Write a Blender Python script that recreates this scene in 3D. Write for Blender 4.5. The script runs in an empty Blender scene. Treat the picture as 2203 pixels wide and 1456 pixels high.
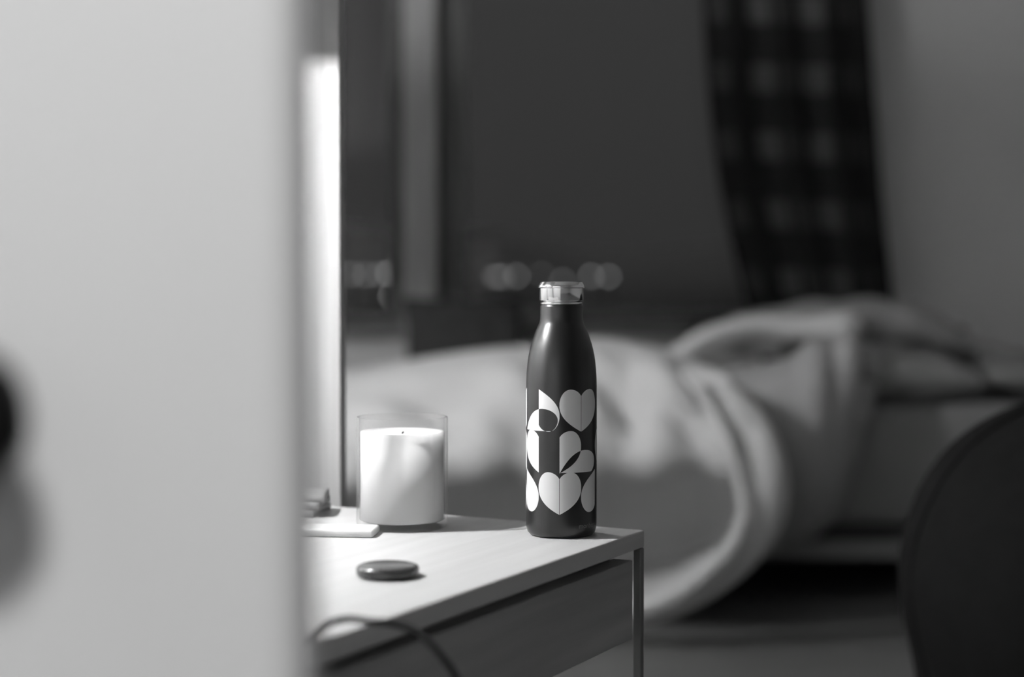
import bpy, bmesh, math, random
from mathutils import Vector, Matrix
random.seed(7)
sc = bpy.context.scene
COL = sc.collection

# ------------------------------------------------------------------ camera
F = 3549.0; CX, CY = 1101.5, 728.0
PITCH = math.atan(130 / F)
CAM_Z = 0.812
cam_d = bpy.data.cameras.new('camera'); cam = bpy.data.objects.new('camera', cam_d); COL.objects.link(cam)
cam_d.sensor_width = 36; cam_d.lens = 58; cam_d.clip_start = 0.02; cam_d.clip_end = 2000
cam.location = (0, 0, CAM_Z); cam.rotation_euler = (math.pi/2 - PITCH, 0, 0)
cam_d.dof.use_dof = True; cam_d.dof.focus_distance = 1.655; cam_d.dof.aperture_fstop = 2.0
sc.camera = cam

# ------------------------------------------------------------------ world, view, lights
sc.view_settings.view_transform = 'Standard'; sc.view_settings.look = 'None'
sc.view_settings.gamma = 1; sc.view_settings.use_curve_mapping = False
sc.view_settings.exposure = 0.0
w = bpy.data.worlds.new('dusk'); sc.world = w; w.use_nodes = True
wn = w.node_tree.nodes; wl = w.node_tree.links
bg = wn['Background']; bg.inputs['Strength'].default_value = 1.0
tc = wn.new('ShaderNodeTexCoord'); sp = wn.new('ShaderNodeSeparateXYZ'); rp = wn.new('ShaderNodeValToRGB')
wl.new(tc.outputs['Generated'], sp.inputs[0]); wl.new(sp.outputs['Z'], rp.inputs[0]); wl.new(rp.outputs[0], bg.inputs[0])
rp.color_ramp.elements[0].position = 0.0; rp.color_ramp.elements[0].color = (.030, .030, .030, 1)
rp.color_ramp.elements[1].position = 0.25; rp.color_ramp.elements[1].color = (.044, .044, .044, 1)

HALL_POWER = 20.5      # hallway ceiling lamp behind the camera
FLOORLAMP_POWER = 55.0 # bulb of the floor lamp at the left of the bed
READING_POWER = 31.0    # bulb of the reading lamp on the bedside table
def area(name, loc, target, size, power):
    d = bpy.data.lights.new(name, 'AREA'); d.shape = 'DISK'; d.size = size; d.energy = power
    o = bpy.data.objects.new(name, d); COL.objects.link(o); o.location = loc
    o.rotation_euler = (Vector(target) - Vector(loc)).to_track_quat('-Z', 'Y').to_euler(); return o
area('hall_light', (-.5, -.6, 1.9), (-.4, .8, .8), .28, HALL_POWER)

# ------------------------------------------------------------------ helpers
def px(x, y, d):
    """world point seen at photo position (x, y), standing at world distance d"""
    cx = (x - CX) / F; cy = (CY - y) / F
    cp, s = math.cos(PITCH), math.sin(PITCH)
    v = Vector((cx, cp + s*cy, -s + cp*cy))
    t = d / v.y
    return Vector((v.x*t, d, CAM_Z + v.z*t))

def tag(o, label=None, cat=None, group=None, kind=None):
    if label: o['label'] = label
    if cat: o['category'] = cat
    if group: o['group'] = group
    if kind: o['kind'] = kind
    return o

def empty(name, loc=(0,0,0), rz=0, **k):
    o = bpy.data.objects.new(name, None); COL.objects.link(o); o.location = loc; o.rotation_euler.z = rz
    o.empty_display_size = .05
    return tag(o, **k)

def link(name, bm, mat, parent=None, smooth=False, loc=None):
    me = bpy.data.meshes.new(name)
    bmesh.ops.recalc_face_normals(bm, faces=bm.faces)
    bm.to_mesh(me); bm.free()
    if smooth:
        for p in me.polygons: p.use_smooth = True
    if mat: me.materials.append(mat)
    o = bpy.data.objects.new(name, me); COL.objects.link(o)
    if parent: o.parent = parent
    if loc: o.location = loc
    return o

def bx(bm, x0, x1, y0, y1, z0, z1, bev=0, seg=2):
    vs = [bm.verts.new((x, y, z)) for x in (x0, x1) for y in (y0, y1) for z in (z0, z1)]
    fs = [(0,1,3,2),(4,6,7,5),(0,4,5,1),(2,3,7,6),(0,2,6,4),(1,5,7,3)]
    faces = [bm.faces.new([vs[i] for i in f]) for f in fs]
    if bev:
        es = list({e for f in faces for e in f.edges})
        bmesh.ops.bevel(bm, geom=es, offset=bev, segments=seg, affect='EDGES', profile=.5)

def box(name, dims, mat, parent=None, bev=0, smooth=False):
    bm = bmesh.new(); bx(bm, *dims, bev=bev); return link(name, bm, mat, parent, smooth)

def lathe(bm, prof, n=64, cx=0, cy=0, sx=1, sy=1):
    rings = []
    for r, z in prof:
        if r < 1e-6: rings.append([bm.verts.new((cx, cy, z))])
        else: rings.append([bm.verts.new((cx + sx*r*math.cos(2*math.pi*i/n), cy + sy*r*math.sin(2*math.pi*i/n), z)) for i in range(n)])
    for a, b in zip(rings, rings[1:]):
        if len(a) == 1 and len(b) == 1: continue
        for i in range(n):
            j = (i+1) % n
            if len(a) == 1: bm.faces.new((a[0], b[i], b[j]))
            elif len(b) == 1: bm.faces.new((a[i], b[0], a[j]))
            else: bm.faces.new((a[i], b[i], b[j], a[j]))

def cr(p0, p1, p2, p3, t):
    return 0.5*((2*p1) + (p2-p0)*t + (2*p0-5*p1+4*p2-p3)*t*t + (3*p1-p0-3*p2+p3)*t*t*t)
def spline(pts, n):
    out = []
    P = [2*pts[0]-pts[1]] + list(pts) + [2*pts[-1]-pts[-2]]
    for i in range(len(pts)-1):
        for k in range(n): out.append(cr(P[i], P[i+1], P[i+2], P[i+3], k/n))
    out.append(pts[-1].copy() if hasattr(pts[-1], 'copy') else pts[-1])
    return out

def tube(bm, pts, rad, n=12, caps=True, flat=1.0):
    N = len(pts); rings = []
    if not hasattr(rad, '__len__'): rad = [rad]*N
    up = Vector((0, 0, 1)); prev = None
    for i, p in enumerate(pts):
        t = (pts[min(i+1, N-1)] - pts[max(i-1, 0)]).normalized()
        if prev is None:
            a = t.cross(up)
            if a.length < .05: a = t.cross(Vector((1, 0, 0)))
            a.normalize()
        else: a = (prev - t*prev.dot(t)).normalized()
        prev = a; b = t.cross(a)
        rings.append([bm.verts.new(p + rad[i]*(math.cos(2*math.pi*k/n)*a + flat*math.sin(2*math.pi*k/n)*b)) for k in range(n)])
    for r0, r1 in zip(rings, rings[1:]):
        for k in range(n): bm.faces.new((r0[k], r0[(k+1)%n], r1[(k+1)%n], r1[k]))
    if caps: bm.faces.new(rings[0]); bm.faces.new(rings[-1][::-1])

def loft(name, rows, mat, parent=None, n=10, thick=.02, wr=None, uv=False):
    """rows of world points -> smooth sheet with real thickness"""
    fine = [spline(r, n) for r in rows]
    cols = list(zip(*fine))
    cols = [spline(list(c), n) for c in cols]
    nu, nv = len(cols), len(cols[0])
    bm = bmesh.new()
    V = [[None]*nv for _ in range(nu)]
    for i in range(nu):
        for j in range(nv):
            p = cols[i][j].copy()
            if wr:
                du = cols[min(i+1, nu-1)][j] - cols[max(i-1, 0)][j]; dv = cols[i][min(j+1, nv-1)] - cols[i][max(j-1, 0)]
                nn = du.cross(dv)
                if nn.length > 1e-9: p += nn.normalized() * wr(i/(nu-1), j/(nv-1))
            V[i][j] = bm.verts.new(p)
    uvl = bm.loops.layers.uv.new('UVMap') if uv else None
    for i in range(nu-1):
        for j in range(nv-1):
            f = bm.faces.new((V[i][j], V[i+1][j], V[i+1][j+1], V[i][j+1]))
            if uv:
                for lp, (a, b) in zip(f.loops, ((i,j),(i+1,j),(i+1,j+1),(i,j+1))): lp[uvl].uv = (a/(nu-1), b/(nv-1))
    o = link(name, bm, mat, parent, True)
    if thick:
        m = o.modifiers.new('thick', 'SOLIDIFY'); m.thickness = thick; m.offset = 0
    return o

# ------------------------------------------------------------------ materials
def mat(name, v, rough=.6, metal=0, var=0, scale=5, stretch=(1,1,1), bump=0, bscale=None, rot=0, spec=.5, coat=0):
    m = bpy.data.materials.new(name); m.use_nodes = True
    N = m.node_tree.nodes; L = m.node_tree.links; b = N['Principled BSDF']
    b.inputs['Roughness'].default_value = rough; b.inputs['Metallic'].default_value = metal
    b.inputs['Specular IOR Level'].default_value = spec; b.inputs['Coat Weight'].default_value = coat
    b.inputs['Base Color'].default_value = (v, v, v, 1)
    t = N.new('ShaderNodeTexCoord'); mp = N.new('ShaderNodeMapping'); mp.inputs['Scale'].default_value = stretch; mp.inputs['Rotation'].default_value = (0, 0, rot)
    L.new(t.outputs['Object'], mp.inputs[0])
    nz = N.new('ShaderNodeTexNoise'); nz.inputs['Scale'].default_value = scale; nz.inputs['Detail'].default_value = 6
    L.new(mp.outputs[0], nz.inputs['Vector'])
    r = N.new('ShaderNodeValToRGB'); L.new(nz.outputs[0], r.inputs[0])
    lo, hi = v*(1-var), v*(1+var)
    r.color_ramp.elements[0].position = .3; r.color_ramp.elements[0].color = (lo, lo, lo, 1)
    r.color_ramp.elements[1].position = .7; r.color_ramp.elements[1].color = (hi, hi, hi, 1)
    L.new(r.outputs[0], b.inputs['Base Color'])
    if bump:
        bp = N.new('ShaderNodeBump'); bp.inputs['Strength'].default_value = bump; bp.inputs['Distance'].default_value = .002
        if bscale:
            n2 = N.new('ShaderNodeTexNoise'); n2.inputs['Scale'].default_value = bscale; n2.inputs['Detail'].default_value = 4
            L.new(mp.outputs[0], n2.inputs['Vector']); L.new(n2.outputs[0], bp.inputs['Height'])
        else: L.new(nz.outputs[0], bp.inputs['Height'])
        L.new(bp.outputs[0], b.inputs['Normal'])
    return m

def wood(name, v, axis='x', var=.18, rough=.5, rot=0, fine=60):
    st = {'x': (.06, 1, 1), 'y': (1, .06, 1), 'z': (1, 1, .04)}[axis]
    return mat(name, v, rough, var=var, scale=fine, stretch=st, bump=.15, rot=rot)

def thin_glass(name, gloss=1.0, tint=.97):
    m = bpy.data.materials.new(name); m.use_nodes = True
    N = m.node_tree.nodes; L = m.node_tree.links; N.remove(N['Principled BSDF'])
    lw = N.new('ShaderNodeLayerWeight'); lw.inputs[0].default_value = .5
    pw_ = N.new('ShaderNodeMath'); pw_.operation = 'POWER'; pw_.inputs[1].default_value = 5; N_f = lw.outputs['Facing']
    fr = N.new('ShaderNodeMath'); fr.operation = 'MULTIPLY_ADD'; fr.inputs[1].default_value = .9; fr.inputs[2].default_value = .04
    L.new(N_f, pw_.inputs[0]); L.new(pw_.outputs[0], fr.inputs[0])
    mu = N.new('ShaderNodeMath'); mu.operation = 'MULTIPLY'; mu.inputs[1].default_value = gloss; mu.use_clamp = True
    tr = N.new('ShaderNodeBsdfTransparent'); tr.inputs[0].default_value = (tint, tint, tint, 1)
    gl = N.new('ShaderNodeBsdfGlossy'); gl.inputs['Roughness'].default_value = .02
    mx = N.new('ShaderNodeMixShader')
    L.new(fr.outputs[0], mu.inputs[0]); L.new(mu.outputs[0], mx.inputs[0]); L.new(tr.outputs[0], mx.inputs[1]); L.new(gl.outputs[0], mx.inputs[2])
    L.new(mx.outputs[0], N['Material Output'].inputs[0]); return m

def hazy(m, amt):
    N = m.node_tree.nodes; L = m.node_tree.links; out = N['Material Output']; src = out.inputs[0].links[0].from_socket
    d = N.new('ShaderNodeBsdfDiffuse'); t = N.new('ShaderNodeBsdfTranslucent'); a = N.new('ShaderNodeMixShader'); mx = N.new('ShaderNodeMixShader')
    for q in (d, t): q.inputs[0].default_value = (.9, .9, .9, 1)
    L.new(d.outputs[0], a.inputs[1]); L.new(t.outputs[0], a.inputs[2])
    mx.inputs[0].default_value = amt; L.new(src, mx.inputs[1]); L.new(a.outputs[0], mx.inputs[2]); L.new(mx.outputs[0], out.inputs[0])

def emit(name, s):
    m = bpy.data.materials.new(name); m.use_nodes = True
    N = m.node_tree.nodes; b = N['Principled BSDF']
    b.inputs['Base Color'].default_value = (.8, .8, .8, 1)
    b.inputs['Emission Color'].default_value = (1, 1, 1, 1); b.inputs['Emission Strength'].default_value = s
    return m

M_wall = mat('painted_wall', .62, .85, var=.02, scale=3, bump=.05, bscale=200)
M_bounce = mat('white_bounce_paint', .85, .6, var=.01)  # very pale coat of the added bounce wall
M_ceil = mat('painted_ceiling', .6, .9, var=.02)
M_door = mat('door_paint', .78, .5, var=.015, scale=4, bump=.03, bscale=150)
M_knob = mat('dark_metal', .02, .35, metal=.6)
M_floorbase = mat('floor_base', .02, .9)
M_planks = [wood('plank_wood_%s' % n, v, 'x', .22, .45, fine=45) for n, v in (('mid', .15), ('light', .18), ('dark', .125))]
M_board = wood('partition_wood', .48, 'z', .13, .55, fine=90)
M_wframe = wood('window_wood', .36, 'z', .25, .5, fine=50)
M_wframe_shaded = wood('window_shaded_wood', .09, 'z', .25, .5, fine=50)  # window wood darkened to carry the shading on frame and sashes
M_sill = wood('sill_wood', .16, 'x', .15, .5)
M_glass = thin_glass('window_glass', .35)
M_jar = thin_glass('jar_glass', .8, .985)
hazy(M_jar, .06)
M_wax = mat('candle_wax', .84, .5, var=.01)
M_wax.node_tree.nodes['Principled BSDF'].inputs['Subsurface Weight'].default_value = 1
M_wax.node_tree.nodes['Principled BSDF'].inputs['Subsurface Radius'].default_value = (1, 1, 1)
M_wax.node_tree.nodes['Principled BSDF'].inputs['Subsurface Scale'].default_value = .008
M_wick = mat('charred_wick', .03, .9)
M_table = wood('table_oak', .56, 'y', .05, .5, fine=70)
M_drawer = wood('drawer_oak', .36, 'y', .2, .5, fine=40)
M_steel = mat('steel_frame', .2, .5, metal=.3)
M_bottle = mat('bottle_coating', .010, .32, coat=.25, var=.03, scale=80, bump=.02, bscale=900)
M_cap = mat('brushed_steel', .92, .13, metal=1, var=.03, stretch=(1,1,.1))
M_bottle.node_tree.nodes['Principled BSDF'].inputs['IOR'].default_value = 1.5
M_bottle.node_tree.nodes['Principled BSDF'].inputs['Coat Roughness'].default_value = .14
M_print = mat('white_print', .78, .45)
M_text = mat('grey_print', .16, .5)
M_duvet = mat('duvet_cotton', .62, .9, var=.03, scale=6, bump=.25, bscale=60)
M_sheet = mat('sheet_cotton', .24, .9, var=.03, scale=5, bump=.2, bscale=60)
M_duvet_shaded = mat('duvet_shaded_cotton', .38, .9, var=.03, scale=6, bump=.25, bscale=60)  # same cotton, darkened for the shade on folds turned from the lamp
M_pillow = mat('pillow_cotton', .24, .9, var=.04, scale=5, bump=.2, bscale=60)
M_gap_shade = mat('gap_shade_dark', .05, .95, var=.15, scale=20, bump=.3, bscale=150)  # dark tone painted in for shade in the gaps of the bed
M_cushion = mat('dark_cushion_fabric', .035, .95, var=.15, scale=20, bump=.3, bscale=150)
M_bedwood = wood('bed_wood', .25, 'x', .15, .5)
M_bag = mat('dark_fabric', .007, .9, spec=.06, var=.15, scale=30, bump=.25, bscale=200)
M_bagseam = mat('dark_piping', .003, .95, spec=.02)
M_puck = mat('dark_lacquer', .035, .25, var=.05, coat=.5)
M_white = mat('white_plastic', .88, .35)
M_cloth = mat('folded_grey_cloth', .3, .9, var=.2, scale=40, bump=.3)
M_cable = mat('black_rubber', .01, .6, spec=.2)
M_shade = mat('opaque_lamp_shade', .92, .6)
M_lampmetal = mat('lamp_metal', .1, .4, metal=.8)
M_ground = mat('dark_ground', .3, .95, var=.3, scale=.05)
M_hill = mat('dark_hillside', .6, .95, var=.3, scale=.02)
M_pole = mat('lamp_pole', .05, .6)

# ------------------------------------------------------------------ room shell
X0, X1, Y0, Y1, H = -1.3, 2.7, -1.3, 5.2, 2.6
fl = box('floor', (X0-.1, X1+.1, Y0-.1, Y1+.1, -.14, -.02), M_floorbase); tag(fl, 'floor of light wooden planks', kind='structure')
pw = .135; y = Y0; k = 0
while y < Y1:
    x = X0 - random.uniform(0, 1.2)
    while x < X1:
        ln = random.uniform(1.5, 2.2)
        a, b = max(x, X0), min(x+ln, X1)
        if b - a > .03:
            bm = bmesh.new(); dz = random.uniform(-.0006, .0006)
            bx(bm, a+.0012, b-.0012, y+.0015, min(y+pw-.0015, Y1), -.019, dz)
            link('floor_plank', bm, M_planks[k % 3 if random.random() < .7 else 0], fl)
        x += ln; k += 1
    y += pw
tag(box('ceiling', (X0-.1, X1+.1, Y0-.1, Y1+.1, H, H+.1), M_ceil), kind='structure')
tag(box('wall_left', (X0-.1, X0, Y0, Y1, 0, H), M_wall), kind='structure')
tag(box('wall_right', (X1, X1+.1, Y0, Y1, 0, H), M_wall), kind='structure')
tag(box('wall_front', (X0-.1, X1+.1, Y0-.1, Y0, 0, H), M_wall), kind='structure')
WX0, WX1, WZ0, WZ1 = -1.1, 1.10, .655, 2.3
bm = bmesh.new()
bx(bm, X0-.1, WX0, Y1, Y1+.18, 0, H); bx(bm, WX1, X1+.1, Y1, Y1+.18, 0, H)
bx(bm, WX0, WX1, Y1, Y1+.18, 0, WZ0); bx(bm, WX0, WX1, Y1, Y1+.18, WZ1, H)
tag(link('wall_back', bm, M_wall), kind='structure')
tag(box('baseboard_back', (X0, X1, Y1-.015, Y1, 0, .08), M_ceil), kind='structure')
tag(box('wall_added_bounce', (-.86, -.75, 1.0, 2.045, 0, H), M_bounce), kind='structure')  # unseen white wall, added to throw lamplight onto bottle, cap and candle
tag(box('wall_hall', (X0, -.885, .84, .94, 0, H), M_wall), kind='structure')

# wooden partition panel end behind the bedside table
tag(box('trim_1', (-.7495, -.206, 1.98, 2.045, 0, H), M_board, bev=.002), 'upright pale wooden panel behind the bedside table', kind='structure')

# window
wn_ = empty('window_1', (0, Y1, WZ0), kind='structure')
def wpart(name, x0, x1, y0, y1, z0, z1, m, bev=.004):
    bm = bmesh.new(); bx(bm, x0, x1, y0-Y1, y1-Y1, z0-WZ0, z1-WZ0, bev=bev); return link(name, bm, m, wn_)
bm = bmesh.new()
for d in ((WX0, WX1, .03, .12, 1.60, 1.645), (WX0, WX1, .03, .12, 0, .02), (WX0, WX0+.04, .03, .12, .02, 1.6), (WX1-.04, WX1, .03, .12, .02, 1.6)): bx(bm, *d)
link('window_frame', bm, M_wframe_shaded, wn_)
wpart('window_sill', WX0-.02, WX1+.02, Y1-.05, Y1+.16, WZ0-.025, WZ0, M_sill)
wpart('mullion', -.338, -.236, Y1-.06, Y1+.10, WZ0-.06, WZ1, M_wframe, .008)
xs1 = -.216
# sashes: rails and stiles around each pane
def sash(x0, x1, y0, wd, wb, m):
    for nm, d in (('sash_stile', (x0, x0+wd, y0, y0+.05, WZ0+.02, WZ1-.02)), ('sash_stile', (x1-wd, x1, y0, y0+.05, WZ0+.02, WZ1-.02)),
                  ('sash_rail', (x0+wd, x1-wd, y0, y0+.05, WZ0+.02, WZ0+.02+wb)), ('sash_rail', (x0+wd, x1-wd, y0, y0+.05, WZ1-.02-wd, WZ1-.02))):
        wpart(nm, *d, m)
    wpart('pane', x0+wd-.003, x1-wd+.003, y0+.022, y0+.028, WZ0+.02+wb-.003, WZ1-.02-wd+.003, M_glass, 0)
sash(-.232, WX1-.04, Y1+.04, .09, .05, M_wframe_shaded)
sash(WX0+.04, -.34, Y1+.04, .05, .03, M_wframe_shaded)

# ------------------------------------------------------------------ door, open at the left in the foreground
da = math.radians(8)
dr = empty('door_1', (-.083, .655, 0), math.pi - da, kind='structure')   # local +x runs along the door away from its free edge
dr.rotation_euler.z = math.pi - da
dp = box('door_panel', (0, .80, -.035, 0, .008, 2.05), M_door, dr, bev=0)
bv = dp.modifiers.new('round', 'BEVEL'); bv.width = .014; bv.segments = 6
for p_ in dp.data.polygons: p_.use_smooth = True
wnm = dp.modifiers.new('wn', 'WEIGHTED_NORMAL')
bm = bmesh.new()
tmp = []
# knob on the camera side (local +y side faces the camera)
prof = [(0,0),(.028,0),(.028,.006),(.012,.010),(.010,.030),(.020,.036),(.029,.046),(.030,.056),(.024,.064),(.012,.068),(0,.069)]
lathe(bm, prof, 32)
kn = link('door_knob', bm, M_knob, dr, True)
kn.rotation_euler = (-math.pi/2, 0, 0); kn.location = (.143, 0, CAM_Z-.055)

# ------------------------------------------------------------------ view out of the window
gr = box('ground', (-400, 400, 9, 900, -7.2, -7), M_ground); tag(gr, 'dark ground outside the window', kind='structure')
bm = bmesh.new()
prev = None
for i in range(81):
    x = -420 + i*10.5
    hgt = 8 + 3*math.sin(i*.21) + 2.2*math.sin(i*.53+1) + 1.2*math.sin(i*1.3)
    r = [bm.verts.new((x, 330, -7)), bm.verts.new((x, 360, hgt*.75)), bm.verts.new((x, 400, hgt)), bm.verts.new((x, 470, -7))]
    if prev:
        for q in range(3): bm.faces.new((prev[q], r[q], r[q+1], prev[q+1]))
        bm.faces.new((prev[3], r[3], r[0], prev[0]))
    else: bm.faces.new(r)
    prev = r
bm.faces.new(prev[::-1])
tag(link('hillside', bm, M_hill, None, True), 'dark low ridge beyond the window', kind='structure')

def street_lamp(x, y, s, d, label):
    p = px(x, y, d)
    r = empty('street_lamp', (p.x, p.y, -7), label=label, cat='lamp', group='distant street lamps outside the window')
    h = p.z + 7; g_ = .0013*d
    bm = bmesh.new(); lathe(bm, [(0,0),(.09,0),(.09,.3),(.05,.35),(.04,h-g_-.02),(0,h-g_-.02)], 10); link('pole', bm, M_pole, r)
    bm = bmesh.new(); lathe(bm, [(0,-g_)]+[(g_*math.sin(a*math.pi/8), -g_*math.cos(a*math.pi/8)) for a in range(1,8)]+[(0,g_)], 12)
    link('lamp_globe', bm, emit('street_lamp_glow', s), r, True, (0, 0, h))
for (x, y, s, d, t) in (
  (757,590,1.3,52,'distant street light, leftmost in the narrow window pane'),
  (788,591,1.2,66,'distant street light, second from the left in the narrow window pane'),
  (815,590,1.0,48,'distant street light, third from the left in the narrow window pane'),
  (836,588,2.4,60,'brightest street light in the narrow pane, just left of the wooden post'),
  (842,637,2.2,50,'distant street light below the others beside the wooden post'),
  (868,636,1.5,58,'low street light half hidden behind the left edge of the wooden post'),
  (1062,595,.8,50,'leftmost street light of the cluster left of the bottle cap'),
  (1072,595,1.0,60,'second street light of the cluster left of the bottle cap'),
  (1083,596,.8,70,'third street light of the cluster left of the bottle cap'),
  (1112,594,1.4,54,'street light nearest the bottle cap on its left side'),
  (1165,590,.45,64,'faintest street light just above the left rim of the bottle cap'),
  (1210,604,1.0,56,'street light half hidden behind the bottle cap'),
  (1272,594,1.5,62,'street light just right of the bottle cap'),
  (1309,595,1.5,50,'rightmost street light, second to the right of the bottle cap')):
    street_lamp(x, y, s, d, t)

# ------------------------------------------------------------------ curtain
def curtain_mat():
    m = bpy.data.materials.new('plaid_fabric'); m.use_nodes = True
    N = m.node_tree.nodes; L = m.node_tree.links; b = N['Principled BSDF']; b.inputs['Roughness'].default_value = .95
    b.inputs['Specular IOR Level'].default_value = .1
    uv = N.new('ShaderNodeUVMap'); s = N.new('ShaderNodeSeparateXYZ'); L.new(uv.outputs[0], s.inputs[0])
    def ramp(src, stops, scale=None):
        if scale:
            mu = N.new('ShaderNodeMath'); mu.operation = 'MULTIPLY'; mu.inputs[1].default_value = scale; L.new(src, mu.inputs[0])
            fr = N.new('ShaderNodeMath'); fr.operation = 'FRACT'; L.new(mu.outputs[0], fr.inputs[0]); src = fr.outputs[0]
        r = N.new('ShaderNodeValToRGB'); L.new(src, r.inputs[0]); r.color_ramp.interpolation = 'CONSTANT'
        e = r.color_ramp.elements
        while len(e) > 1: e.remove(e[-1])
        e[0].position = stops[0][0]; e[0].color = (stops[0][1],)*3 + (1,)
        for p, c in stops[1:]:
            n = e.new(p); n.color = (c, c, c, 1)
        return r.outputs[0]
    # warp: vertical colour bands
    wv = ramp(s.outputs['X'], ((0,.10),(.035,.42),(.13,.03),(.26,1.0),(.40,.05),(.43,.5),(.45,.1),(.475,.55),(.495,.1),(.52,.5),(.54,.05),(.575,.85),(.73,.04),(.80,.45),(.82,.08),(.845,.5),(.865,.08),(.89,.45),(.91,.05),(.95,.12),(.965,.03)))
    wf = ramp(s.outputs['Y'], ((0,.14),(.08,.22),(.16,.12),(.30,.30),(.36,.14),(.48,.24),(.52,.14),(.575,1.0),(.76,.8),(.80,1.0),(.985,.3)), CURT_REP)
    mu = N.new('ShaderNodeMath'); mu.operation = 'MULTIPLY'; L.new(wv, mu.inputs[0]); L.new(wf, mu.inputs[1])
    ma = N.new('ShaderNodeMath'); ma.operation = 'MULTIPLY_ADD'; ma.inputs[1].default_value = .085; ma.inputs[2].default_value = .013
    L.new(mu.outputs[0], ma.inputs[0])
    L.new(ma.outputs[0], b.inputs['Base Color'])
    return m
CURT_REP = 1.0
CD = 5.06
rows = []
for (yy, xl, xr) in ((-520,1508,1815),(-250,1508,1840),(0,1513,1864),(250,1530,1884),(430,1556,1898),(640,1603,1921),(772,1640,1940)):
    rows.append([px(xl + (xr-xl)*u, yy + (18 if yy > -300 else 0)*(.5-u), CD) for u in (0,.125,.25,.375,.5,.625,.75,.875,1)])
CURT = empty('curtain', px(1780, 772, CD), label='long dark plaid curtain hanging over the right end of the window', cat='curtain')
cb = loft('curtain_cloth', [[p - CURT.location for p in r] for r in rows], curtain_mat(), CURT, n=8, thick=.004, uv=True,
     wr=lambda v_, u_: 0)
# loft returns columns first: i follows u, j follows rows
me = cb.data
zc = px(1700, 170, CD).z                      # height of one pale row of the plaid
for lp in me.loops:
    co = me.vertices[lp.vertex_index].co
    me.uv_layers[0].data[lp.index].uv.y = (zc - (co.z + CURT.location.z) - .03*(co.x + CURT.location.x - 1.0))/.2075 + 20.78
import mathutils
nv = 6*8+1; nu = 8*8+1
for i in range(nu):
    for j in range(nv):
        me.vertices[i*nv+j].co.y += .014*math.sin(i/(nu-1)*math.pi*7 + .4*math.sin(j*.11)) * (1.0)
bm = bmesh.new(); tube(bm, [Vector((.2, 5.093, 2.36)), Vector((1.5, 5.093, 2.36))], .012, 16)
rod = link('curtain_rod', bm, M_lampmetal, None, True); tag(rod, 'slim metal rod above the window carrying the plaid curtain', 'curtain rod')

# ------------------------------------------------------------------ bed
DS = 1.05
def P(x, y, d): return px(x, y, d*DS)
bed = empty('bed', (.5, 4.15, 0), label='low wooden bed with grey sheeted mattress under the window', cat='bed')
BY0, BY1 = 4.13, 5.08
def bpart(name, d, m, bev=.01, smooth=False):
    bm = bmesh.new(); bx(bm, d[0]-.5, d[1]-.5, d[2]-4.15, d[3]-4.15, d[4], d[5], bev=bev, seg=4); return link(name, bm, m, bed, smooth)
bpart('mattress', (-.85, 1.95, BY0, BY1, .185, .50), M_sheet, .045, True)
bpart('bed_rail', (-.9, 1.98, BY0-.0, BY0+.03, .105, .15), M_bedwood, .004)
bpart('bed_rail', (-.9, 1.98, BY1-.03, BY1, .105, .15), M_bedwood, .004)
bpart('slat_base', (-.88, 1.96, BY0+.035, BY1-.035, .15, .185), M_gap_shade, .003)  # dark tone stands in for shade in the recess under the mattress
bpart('headboard', (1.98, 2.02, BY0, BY1, .0, .85), M_bedwood, .006)
for xx in (-.88, 1.90):
    for yy in (BY0+.04, BY1-.10): bpart('leg', (xx, xx+.06, yy, yy+.06, 0, .105), M_bedwood, .004)

def R(pts): return [P(*p) for p in pts]
def sub(rows, o): return [[p - o for p in r] for r in rows]

DO = Vector((.2, 3.8, 0))
duvet = empty('duvet', DO, label='bulky pale crumpled duvet spilling off the bed behind the bottle', cat='duvet')
A = [
 R([(600,800,4.4),(800,800,4.4),(1000,800,4.4),(1200,800,4.4),(1350,800,4.4),(1440,805,4.3),(1490,810,4.2)]),
 R([(600,870,4.0),(760,812,4.0),(1000,768,4.0),(1180,752,4.0),(1290,738,4.0),(1400,758,3.95),(1480,785,3.85)]),
 R([(600,900,3.78),(755,860,3.78),(1000,812,3.78),(1180,800,3.78),(1320,790,3.76),(1450,800,3.7),(1560,830,3.66)]),
 R([(600,990,3.66),(750,950,3.66),(980,920,3.64),(1180,905,3.62),(1340,900,3.6),(1490,905,3.56),(1630,925,3.54)]),
 R([(600,1090,3.62),(750,1050,3.62),(980,1025,3.6),(1180,1015,3.58),(1340,1010,3.56),(1530,1000,3.5),(1665,1015,3.5)]),
 R([(600,1190,3.80),(750,1150,3.80),(980,1130,3.80),(1180,1120,3.80),(1340,1110,3.79),(1530,1095,3.72),(1670,1100,3.53)]),
 R([(600,1290,3.86),(750,1270,3.86),(980,1250,3.86),(1180,1240,3.86),(1340,1230,3.84),(1490,1190,3.78),(1630,1180,3.56)]),
 R([(600,1350,3.74),(750,1350,3.74),(980,1345,3.72),(1180,1335,3.70),(1340,1310,3.66),(1440,1290,3.62),(1570,1250,3.56)]),
]
def wrA(u, v):
    # gathers radiating from the fold corner at the upper right
    w = .026*math.sin(34*u + 9*v) * math.sin(math.pi*min(1, max(0, (v-.22)/.42))) * (.5+.5*u)
    w += .022*math.sin(19*u - 14*v + 1.3*math.sin(7*v)) * math.sin(math.pi*min(1, max(0, (v-.25)/.35)))
    w += .012*math.sin(53*u + 4*math.sin(9*v)) * math.exp(-((v-.45)/.12)**2)
    return w
loft('duvet_front', sub(A, DO), M_duvet, duvet, n=12, thick=.03, wr=wrA)
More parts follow.
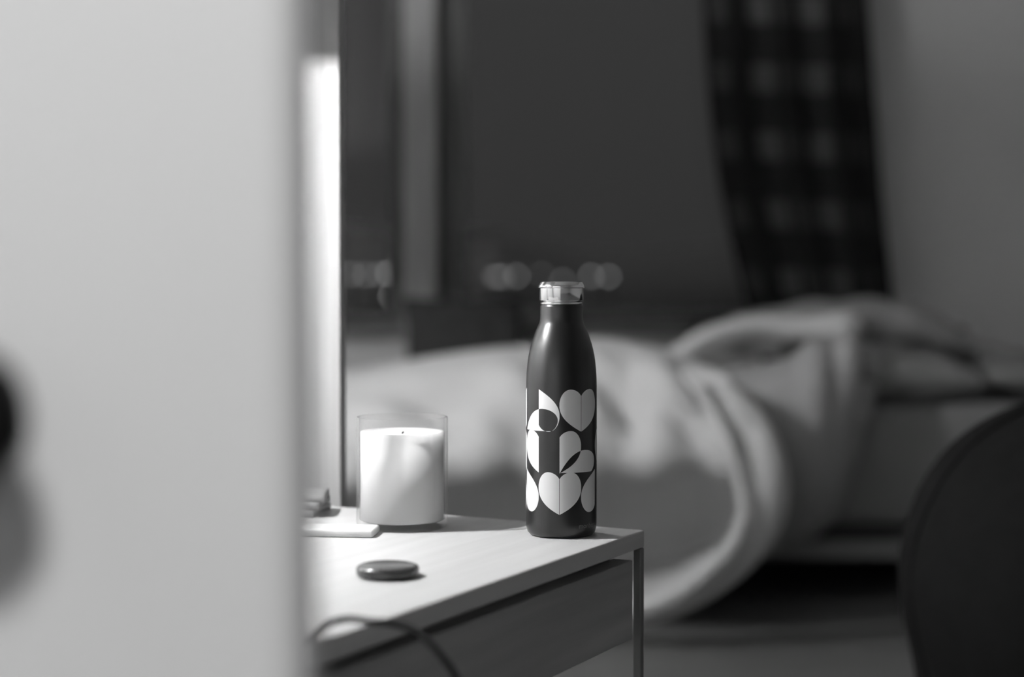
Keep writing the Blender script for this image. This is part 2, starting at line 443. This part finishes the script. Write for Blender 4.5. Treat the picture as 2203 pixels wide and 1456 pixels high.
# thick rolled hem running round the outer edge of the front
hp = [P(*p) - DO for p in ((1475,805,3.72),(1540,835,3.66),(1592,888,3.58),(1632,955,3.5),(1652,1030,3.46),(1650,1100,3.46),(1612,1175,3.46),(1545,1240,3.46),(1462,1290,3.46),(1375,1322,3.46),(1250,1345,3.5),(1100,1352,3.52),(850,1356,3.56),(600,1358,3.6))]
hr = [.012,.024,.038,.045,.046,.044,.038,.034,.031,.029,.028,.026,.025,.024]
bm = bmesh.new(); sp_ = spline(hp, 8); sr = spline(hr, 8); tube(bm, sp_, sr, 20)
link('duvet_hem', bm, M_duvet, duvet, True)
# narrow raised piping between hem and front
hp = [P(*p) - DO for p in ((1470,800,3.62),(1530,880,3.5),(1570,960,3.44),(1592,1040,3.42),(1600,1110,3.41),(1572,1180,3.41),(1500,1250,3.41),(1420,1298,3.42),(1330,1325,3.44))]
bm = bmesh.new(); tube(bm, spline(hp, 8), spline([.010,.012,.014,.014,.016,.020,.022,.022,.02], 8), 14)
link('duvet_piping', bm, M_duvet, duvet, True)
B = [
 R([(1450,800,3.98),(1560,800,3.95),(1670,790,3.92),(1760,745,3.88),(1830,725,3.90),(1850,745,3.94)]),
 R([(1500,860,3.88),(1590,850,3.85),(1680,840,3.80),(1770,820,3.78),(1828,820,3.84),(1852,850,3.92)]),
 R([(1560,940,3.82),(1640,930,3.78),(1710,925,3.74),(1775,920,3.75),(1822,920,3.82),(1846,930,3.92)]),
 R([(1600,1030,3.78),(1670,1025,3.76),(1720,1025,3.74),(1770,1025,3.76),(1806,1025,3.84),(1826,1030,3.92)]),
 R([(1590,1110,3.80),(1650,1110,3.79),(1700,1110,3.78),(1745,1110,3.80),(1778,1108,3.88),(1796,1105,3.92)]),
 R([(1540,1190,3.86),(1600,1190,3.85),(1650,1185,3.85),(1690,1175,3.88),(1720,1165,3.90),(1740,1150,3.92)]),
]
def wrB(u, v):
    return .026*math.sin(30*u+3*v)*math.exp(-((v-.1)/.28)**2)*max(0, u-.35)*1.6 + .004*math.sin(11*u+5*v)
loft('duvet_side', sub(B, DO), M_duvet_shaded, duvet, n=10, thick=.03, wr=wrB)
# rolled-over top fold and its bright bunched end
hp = [P(*p) - DO for p in ((1400,800,3.9),(1455,772,3.9),(1510,738,3.92),(1570,715,3.94),(1640,702,3.95),(1710,708,3.94),(1770,706,3.92),(1820,704,3.90),(1845,712,3.92))]
bm = bmesh.new(); tube(bm, spline(hp, 8), spline([.02,.03,.032,.030,.028,.030,.034,.038,.022], 8), 20)
link('duvet_fold', bm, M_duvet, duvet, True)
C_ = [
 R([(1440,770,4.35),(1540,715,4.35),(1640,695,4.35),(1740,672,4.35),(1830,662,4.35),(1930,676,4.35),(2030,705,4.35),(2110,740,4.4),(2240,800,4.4)]),
 R([(1450,760,4.2),(1545,700,4.22),(1640,684,4.22),(1740,660,4.22),(1830,652,4.22),(1930,664,4.22),(2030,700,4.22),(2110,740,4.3),(2240,790,4.3)]),
 R([(1460,780,4.05),(1545,715,4.08),(1640,700,4.08),(1740,690,4.08),(1840,680,4.08),(1935,690,4.1),(2030,725,4.1),(2110,765,4.2),(2240,800,4.2)]),
 R([(1470,810,3.98),(1550,770,4.05),(1640,760,4.1),(1740,760,4.1),(1850,740,4.16),(1940,745,4.2),(2030,765,4.22),(2110,790,4.25),(2240,830,4.25)]),
]
loft('duvet_back_fold', sub(C_, DO), M_duvet_shaded, duvet, n=8, thick=.03, wr=lambda u, v: .005*math.sin(40*u+6*v)+.006*math.sin(17*u))

# pillows
def pillow(name, loc, dims, rot, m, label, cat, seam=True, n=26, pw=2.6):
    r = empty(name, loc, label=label, cat=cat)
    bm = bmesh.new(); L, W, T = dims
    def sidegrid(s):
        g = []
        for i in range(n+1):
            row = []
            for j in range(n+1):
                u = -1+2*i/n; v = -1+2*j/n
                k = (max(0, 1-abs(u)**pw)*max(0, 1-abs(v)**pw))**.45
                pin = 1 - .06*(1-abs(u)**2) * abs(v)**4; pin2 = 1 - .06*(1-abs(v)**2)*abs(u)**4
                row.append(bm.verts.new((u*L/2*pin2, v*W/2*pin, s*T/2*k + .004*math.sin(9*u+5*v)*k)))
            g.append(row)
        for i in range(n):
            for j in range(n): bm.faces.new((g[i][j], g[i+1][j], g[i+1][j+1], g[i][j+1]))
    sidegrid(1); sidegrid(-1)
    bmesh.ops.remove_doubles(bm, verts=bm.verts, dist=.0004)
    p = link('pillow_cover' if 'pillow' in name else 'cover', bm, m, r, True); p.rotation_euler = rot
    pts = []
    for a in range(4):
        for t in range(12):
            q = -1 + 2*t/12
            u, v = [(q, -1), (1, q), (-q, 1), (-1, -q)][a]
            pts.append(Vector((u*L/2*(1-.06*(1-v*v)*abs(u)**4), v*W/2*(1-.06*(1-u*u)*abs(v)**4), 0)))
    bm = bmesh.new(); pts.append(pts[0].copy()); tube(bm, pts, .004, 6, caps=False)
    s = link('piping', bm, m, r, True); s.rotation_euler = rot
    return r
pillow('pillow', (.97, 4.30, .572), (.40, .44, .13), (math.radians(4), math.radians(3), math.radians(8)), M_pillow,
       'plump grey pillow lying at the front of the mattress beside the duvet', 'pillow')
pillow('pillow', (1.41, 4.32, .558), (.40, .44, .10), (math.radians(2), math.radians(2), math.radians(-3)), M_pillow,
       'flatter darker pillow at the right edge of the picture', 'pillow')
pillow('throw_cushion', (-.14, 4.93, .635), (.36, .25, .11), (math.radians(68), math.radians(0), math.radians(6)), M_cushion,
       'dark cushion leaning against the window sill behind the duvet', 'cushion')
# dark sheet standing in for the shaded gap behind the pillows
bo = Vector((1.3, 4.7, .50))
D = [
 R([(2040,800,4.6),(2066,780,4.6),(2100,785,4.6),(2150,790,4.6),(2250,795,4.6)]),
 R([(2040,790,4.5),(2064,708,4.5),(2105,742,4.5),(2150,757,4.5),(2250,762,4.5)]),
 R([(2040,805,4.4),(2070,760,4.4),(2110,780,4.4),(2150,785,4.4),(2250,790,4.4)]),
 R([(2040,830,4.35),(2066,830,4.35),(2100,830,4.35),(2150,830,4.35),(2250,830,4.35)]),
]
bl = loft('gap_shade_sheet', sub(D, bo), M_gap_shade, None, n=8, thick=.012); bl.location = bo
tag(bl, 'dark peaked sheet standing in for the shaded gap behind the pillows', 'gap_shade_sheet')

# ------------------------------------------------------------------ bedside table
TZ = .55
Cw = Vector((.138, 1.709, 0))
ta = Vector((-.4653, -.8851, 0)); tb = Vector((-.8851, .4653, 0))
# local frame: +x = -tb (towards the drawer side), +y = -ta ; origin at the corner C
trz = math.atan2(-tb.y, -tb.x)
table = empty('bedside_table', Cw, trz, label='oak bedside table with a drawer and thin steel legs', cat='table')
TL, TW = .60, .58
bm = bmesh.new(); bx(bm, -TW, 0, -TL, 0, TZ-.018, TZ, bev=.0015, seg=2)
link('table_top', bm, M_table, table)
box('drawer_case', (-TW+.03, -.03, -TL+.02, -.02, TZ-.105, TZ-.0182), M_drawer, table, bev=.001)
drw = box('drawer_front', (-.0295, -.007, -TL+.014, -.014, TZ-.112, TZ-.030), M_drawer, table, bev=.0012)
for (lx, ly) in ((-.009, -.009), (-.009, -TL), (-TW, -.009), (-TW, -TL)):
    box('leg', (lx, lx+.009, ly, ly+.009, 0, TZ-.0185), M_steel, table, bev=.0015)
for d in ((-TW+.009, -.009, -.009, 0), (-TW+.009, -.009, -TL, -TL+.009)):
    box('frame_rail', (d[0], d[1], d[2], d[3], .10, .109), M_steel, table, bev=.001)

# ------------------------------------------------------------------ bottle
BC = Vector((.0505, 1.682, TZ))
bot = empty('water_bottle', BC, label='dark steel water bottle with white heart print and silver cap standing on the table corner', cat='bottle')
K = 1.682/F                                   # metres per photo pixel at the bottle
def zb(y): return px(1209, y, 1.682).z - TZ
RB = 76.2*K
base_z = 0
prof = [(0,0),(62*K,0),(68*K,.0008),(73*K,.0035),(75.6*K,.008),(RB,.014),(RB,zb(830))]
for yy, r in ((811,75.6),(795,74.6),(778,72.9),(764,70.8),(751,68),(738,64.6),(726,60.6),(714,56.6),(704,52.5),(697,49),(690,46.8),(682,46.0),(660,45.6),(657,45.2),(655.5,43.5)):
    prof.append((r*K, zb(yy)))
prof += [(43.5*K, zb(654)), (0, zb(654))]
bm = bmesh.new(); lathe(bm, prof, 128); link('bottle_body', bm, M_bottle, bot, True)
bm = bmesh.new(); lathe(bm, [(0,zb(654.5)),(44.5*K,zb(654.5)),(45.6*K,zb(653)),(45.6*K,zb(650.5)),(44.5*K,zb(649.5)),(43*K,zb(649)),(43*K,zb(645)),(0,zb(645))], 96)
link('neck_ring', bm, M_cap, bot, True)
bm = bmesh.new(); lathe(bm, [(0,zb(645.5)),(46.6*K,zb(645.5)),(47.2*K,zb(644.5)),(47.2*K,zb(620)),(49.8*K,zb(618)),(50.2*K,zb(615)),(49.2*K,zb(612.5)),(45.5*K,zb(606.5)),(42*K,zb(605.2)),(0,zb(605))], 96)
cap = link('bottle_cap', bm, M_cap, bot, True)
for o in (cap,):
    m = o.modifiers.new('es', 'EDGE_SPLIT'); m.split_angle = math.radians(35)

# printed pattern, wrapped round the cylinder; coordinates are photo pixels of arc length
W = 2*math.pi*76.2/10      # tile width
def bez(p0, p1, p2, p3, t): return ((1-t)**3*p0 + 3*(1-t)**2*t*p1 + 3*(1-t)*t*t*p2 + t**3*p3)
HH = 91.0
def hh_top(x):   # upper outline of half heart (x=0 straight side)
    x /= W/48.
    if x < 24: return 27.6 - math.sqrt(27.6**2 - (24-x)**2)
    return 34*(1 - math.sqrt(max(0, 1-((x-24)/24)**2)))
bt = [(bez(48,48,30,0,i/200), bez(34,58,75,HH,i/200)) for i in range(201)]
def hh_bot(x):
    x /= W/48.
    for (xa, ya), (xb, yb) in zip(bt, bt[1:]):
        if xb <= x <= xa: return ya + (yb-ya)*(xa-x)/max(1e-9, xa-xb)
    return 34 if x > 47.9 else HH
# outline of the half heart as polygon for the lying version
poly = [(0, hh_top(0))] + [(x, hh_top(x)) for x in [W*i/80 for i in range(1, 80)]] + [(bx_*W/48, by_) for bx_, by_ in bt]
def lying(u):    # half heart lying on its straight side, point at the left; u along length from the point; returns height above the straight side
    yy = HH - u
    xs = []
    for (xa, ya), (xb, yb) in zip(poly, poly[1:]+poly[:1]):
        if (ya-yy)*(yb-yy) <= 0 and ya != yb: xs.append(xa + (xb-xa)*(yy-ya)/(yb-ya))
    xs = [x for x in xs]
    if not xs: return None
    return (min(xs) if yy < hh_top(0) else 0, max(xs))
def shape(kind, c, y0):
    """returns function s(arc px from bottle front) -> [(ytop, ybot)]"""
    if kind == 'L':   return lambda s: [(y0+hh_top(c-s), y0+hh_bot(c-s))] if 0 <= c-s < W*.995 else []          # straight side at right
    if kind == 'R':   return lambda s: [(y0+hh_top(s-c), y0+hh_bot(s-c))] if 0 <= s-c < W*.995 else []          # straight side at left
    if kind == 'iR':  return lambda s: [(y0+HH-hh_bot(s-c), y0+HH-hh_top(s-c))] if 0 <= s-c < W*.995 else []    # inverted, straight at left
    if kind == 'iL':  return lambda s: [(y0+HH-hh_bot(c-s), y0+HH-hh_top(c-s))] if 0 <= c-s < W*.995 else []
    if kind == 'lie':
        def f(s):
            q = lying(s-c)
            return [(y0 - q[1], y0 - q[0])] if q and 0 <= s-c < HH else []
        return f
E = [(-.081 + .6283*k)*76.2 for k in range(-5, 6)]   # tile edges; E[5] is the middle one
e = lambda k: E[(k+5)]
g = .5
groups = {
 'print_heart_upper': [('L', e(1)-g, 838), ('R', e(1)+g, 838)],
 'print_petals_upper': [('iR', e(-1), 838), ('lie', e(-2)+1, 928)],
 'print_petal_upper': [('iL', e(-2)-1.2, 838)],
 'print_petal_middle': [('L', e(-1), 927)],
 'print_petals_middle': [('R', e(0), 927), ('lie', e(0)+1, 1017)],
 'print_petal_lower': [('iR', e(-2), 1013.5)],
 'print_heart_lower': [('L', e(0)-g, 1016), ('R', e(0)+g, 1016)],
 'print_petal_lower_right': [('iL', e(2), 1013.5)],
 'print_heart_back': [('L', e(4)-g, 838), ('R', e(4)+g, 838)],
 'print_heart_back_lower': [('L', e(5)-g, 1016), ('R', e(5)+g, 1016)],
 'print_petal_back': [('L', e(3), 927), ('iR', e(3), 838), ('iL', e(4), 1013.5)],
 'print_petal_back_left': [('R', e(-3)-W, 927), ('iR', e(-3), 1013.5)],
 'print_petal_side': [('L', e(-2)-1, 927)],
}
def yb2z(y): return px(1209, y, 1.647).z - TZ     # the print lies on the near side of the wall
RP = RB + .00012
def printed(name, shapes):
    fs = [shape(*s) for s in shapes]
    lo = min(s[1] for s in shapes) - HH - 2; hi = max(s[1] for s in shapes) + HH + 2
    bm = bmesh.new(); st = .3; s = lo
    while s < hi:
        iv = []
        for f in fs: iv += f(s+st/2)
        ys = sorted([v for a in iv for v in a])
        if len(iv) == 2 and all(k_[0] in 'LRi' for k_ in ()) : pass
        segs = [(ys[i], ys[i+1]) for i in range(0, len(ys)-1, 2)]      # even-odd: overlaps stay dark
        for y0, y1 in segs:
            if y1 - y0 < .15: continue
            a0, a1 = s/76.2, (s+st)/76.2
            vs = [bm.verts.new((RP*math.sin(a), -RP*math.cos(a), yb2z(y))) for a, y in ((a0,y0),(a1,y0),(a1,y1),(a0,y1))]
            bm.faces.new(vs)
        s += st
    bmesh.ops.remove_doubles(bm, verts=bm.verts, dist=1e-6)
    me = bpy.data.meshes.new('print'); bm.to_mesh(me); bm.free(); me.materials.append(M_print)
    for p in me.polygons: p.use_smooth = True
    o = bpy.data.objects.new('heart_print', me); COL.objects.link(o); o.parent = bot
    o['label'] = 'white heart-half print on the dark bottle'
for nme, shp in groups.items(): printed(nme, shp)

# small grey lettering near the base (only its first letters can be read)
def text_on_bottle(s, arc0, ypx, size):
    cu = bpy.data.curves.new('lettering', 'FONT'); cu.body = s; cu.size = size; cu.resolution_u = 3
    o = bpy.data.objects.new('lettering', cu); COL.objects.link(o)
    dg = bpy.context.evaluated_depsgraph_get(); me = bpy.data.meshes.new_from_object(o.evaluated_get(dg))
    bpy.data.objects.remove(o)
    z0 = yb2z(ypx)
    for v in me.vertices:
        a = arc0/76.2 + v.co.x/RB
        v.co = Vector((RP*math.sin(a), -RP*math.cos(a), z0 + v.co.y))
    me.materials.clear(); me.materials.append(M_text)
    t = bpy.data.objects.new('lettering', me); COL.objects.link(t); t.parent = bot; t['label'] = 'small faint grey lettering near the base'
text_on_bottle('monbento', 36, 1138, .0072)

# ------------------------------------------------------------------ candle jar
JC = Vector((-.1157, 1.731, TZ)); JR = .0482; JH = .1165
jar = empty('glass_jar', JC, label='clear glass tumbler filled with pale wax on the bedside table', cat='candle')
bm = bmesh.new()
lathe(bm, [(0,0),(JR-.005,0),(JR-.001,.002),(JR,.006),(JR,JH-.001),(JR-.0008,JH),(JR-.0025,JH),(JR-.0032,JH-.001),(JR-.0032,.009),(JR-.006,.0075),(0,.0075)], 96)
link('glass_body', bm, M_jar, jar, True)
WXT = .101
bm = bmesh.new()
lathe(bm, [(0,.0079),(JR-.0065,.0079),(JR-.0045,.0095),(JR-.0045,WXT),(JR-.007,WXT-.0008),(JR-.018,WXT-.002),(0,WXT-.0025)], 96)
link('wax', bm, M_wax, jar, True)
bm = bmesh.new(); tube(bm, [Vector((0,0,WXT-.004)), Vector((.0006,0,WXT-.0015)), Vector((.0018,0,WXT-.0005))], .0009, 8)
link('wick', bm, M_wick, jar, True)

# ------------------------------------------------------------------ dark disc
pc = px(834, 1243, 1.44); sc_ = .262/((1243-598)/F)
pk = empty('round_tin', (px(834,1243,sc_).x, sc_, TZ), label='small shiny dark round flat tin lying on the table top', cat='tin')
bm = bmesh.new(); r = .0277
lathe(bm, [(0,0),(r-.004,0),(r-.001,.0012),(r,.0035),(r,.0048)], 64); link('tin_base', bm, M_puck, pk, True)
bm = bmesh.new()
lathe(bm, [(r-.0002,.0050),(r+.0002,.0054),(r,.0078),(r-.0015,.0098),(r-.004,.0105),(r-.005,.0101),(0,.0101)], 64); link('tin_lid', bm, M_puck, pk, True)

# ------------------------------------------------------------------ white flat box
d1 = .262/((1152-598)/F)
b0 = px(803, 1158, .262/((1160-598)/F)); 
wb = empty('small_box', (b0.x, b0.y, TZ), math.radians(174), label='small flat white box lying beside the glass tumbler', cat='box')
bm = bmesh.new(); bx(bm, 0, .078, -.038, 0, .0, .0085, bev=.003, seg=4); link('box_body', bm, M_white, wb, True)
box('box_flap', (.0775, .0788, -.034, -.004, .0015, .007), M_white, wb)

# ------------------------------------------------------------------ folded cloth pouch against the wooden panel
cl = empty('folded_cloth', (-.215, 1.83, TZ), math.radians(165), label='dark folded fabric pouch at the back of the table by the wooden panel', cat='cloth')
for i, (w_, z_) in enumerate(((.11, .0), (.105, .0085), (.10, .017))):
    rows = []
    for v in (0, .33, .66, 1):
        rows.append([Vector((u*w_-.006*v*(i+1), (v-.5)*.07*(1-.06*i), z_ + .0042 + .0028*math.sin(u*3+i*1.7)*(.2+u*.2) + (.001 if 0<v<1 else -.0005))) for u in (0,.2,.4,.6,.8,1)])
    loft('cloth_layer', rows, M_cloth, cl, n=5, thick=.0072)

# ------------------------------------------------------------------ cable
def tz(x, y, lift=0):
    d = (CAM_Z-TZ-lift)/((y-598)/F); return px(x, y, d)
cpts = [tz(560,1400,.004), tz(600,1400,.004), tz(660,1385,.005), tz(686,1362,.006), tz(712,1340,.010), tz(752,1331,.012), tz(800,1337,.012), tz(845,1341,.010),
        px(890,1356,1.20), px(925,1384,1.19), px(956,1420,1.185), px(982,1460,1.18), px(1010,1540,1.175), px(1030,1700,1.18), px(1030,2000,1.2), px(1025,2400,1.22)]
bm = bmesh.new(); tube(bm, spline(cpts, 8), .0026, 12)
tag(link('power_cable', bm, M_cable, None, True), 'thin black cable looping over the near edge of the table', 'cable')

# ------------------------------------------------------------------ bean bag at the right
gc = Vector((.947, 2.42, 0))
bag = empty('bean_bag', gc, label='large dark rounded bean bag seat at the lower right corner', cat='seat')
bprof = [(0,.0),(.22,.0),(.285,.03),(.312,.09),(.330,.16),(.345,.23),(.362,.30),(.368,.37),(.358,.43),(.335,.49),(.300,.545),(.25,.59),(.18,.625),(.09,.645),(0,.65)]
def smoothprof(pr, n=4):
    v = [Vector((a, b, 0)) for a, b in pr]; s = spline(v, n); return [(max(0, q.x), q.y) for q in s]
SPF = smoothprof(bprof)
bm = bmesh.new(); lathe(bm, SPF, 120)
NG = 6; A0 = math.radians(184)
for v in bm.verts:
    r = math.hypot(v.co.x, v.co.y)
    if r > 1e-4:
        a = math.atan2(v.co.y, v.co.x); t = ((a-A0)*NG/(2*math.pi)) % 1
        puff = 1 + .035*(abs(math.sin(math.pi*t))**.6 - .6) + .012*math.sin(5*a+9*v.co.z)
        v.co.x *= puff; v.co.y *= puff
link('bag_cover', bm, M_bag, bag, True)
for kx in range(NG):
    a = A0 + kx*2*math.pi/NG
    pts = []
    for r, z in SPF[4:-3]:
        pf = 1 - .035*.6 + .012*math.sin(5*a+9*z)
        pts.append(Vector((r*pf*math.cos(a), r*pf*math.sin(a), max(z, .008))))
    bm = bmesh.new(); tube(bm, pts, .0045, 8); link('seam_piping', bm, M_bagseam, bag, True)
bm = bmesh.new(); tube(bm, spline([Vector((-.05,0,.64)), Vector((-.04,0,.68)), Vector((0,0,.695)), Vector((.04,0,.68)), Vector((.05,0,.64))], 6), .009, 10)
link('carry_handle', bm, M_bag, bag, True)

# ------------------------------------------------------------------ lamps that light the room (behind the open door)
def bulb(name, r, power, parent, loc):
    bm = bmesh.new(); lathe(bm, [(0,-r)]+[(r*math.sin(a*math.pi/12), -r*math.cos(a*math.pi/12)) for a in range(1,12)]+[(0,r)], 24)
    s = power/(4*math.pi*math.pi*r*r)
    return link(name, bm, emit('bulb_glow', s), parent, True, loc)
rl = empty('reading_lamp', (-.50, 1.60, TZ), label='reading lamp with a small white shade on the table behind the open door', cat='lamp')
bm = bmesh.new(); lathe(bm, [(0,0),(.044,0),(.044,.008),(.040,.012),(.008,.016),(0,.016)], 48); link('lamp_base', bm, M_lampmetal, rl, True)
bm = bmesh.new(); tube(bm, [Vector((-.03,0,.014)), Vector((-.03,0,.3)), Vector((-.03,0,.63))], .005, 12); link('stem', bm, M_lampmetal, rl, True)
bm = bmesh.new(); lathe(bm, [(.17,.5546),(.168,.5546),(.060,.665),(0,.665),(0,.668),(.062,.668),(.17,.5546)], 64); link('lamp_shade', bm, M_shade, rl, True)
bm = bmesh.new(); lathe(bm, [(0,.583),(.010,.583),(.014,.60),(.014,.665),(0,.665)], 20); link('bulb_holder', bm, M_lampmetal, rl, True)
bulb('bulb', .008, READING_POWER, rl, (0, 0, .575))
fl_ = empty('floor_lamp', (-1.0, 3.0, 0), label='floor lamp with a white shade left of the bed behind the open door', cat='lamp')
bm = bmesh.new(); lathe(bm, [(0,0),(.12,0),(.12,.015),(.012,.025),(0,.025)], 48); link('lamp_base', bm, M_lampmetal, fl_, True)
bm = bmesh.new(); tube(bm, [Vector((0,0,.02)), Vector((0,0,1.405))], .007, 12); link('pole', bm, M_lampmetal, fl_, True)
bm = bmesh.new(); lathe(bm, [(.155,1.372),(.152,1.372),(.118,1.425),(.120,1.426),(.155,1.372)], 64); link('lamp_shade', bm, M_shade, fl_, True)
bulb('bulb', .01, FLOORLAMP_POWER, fl_, (0, 0, 1.42))
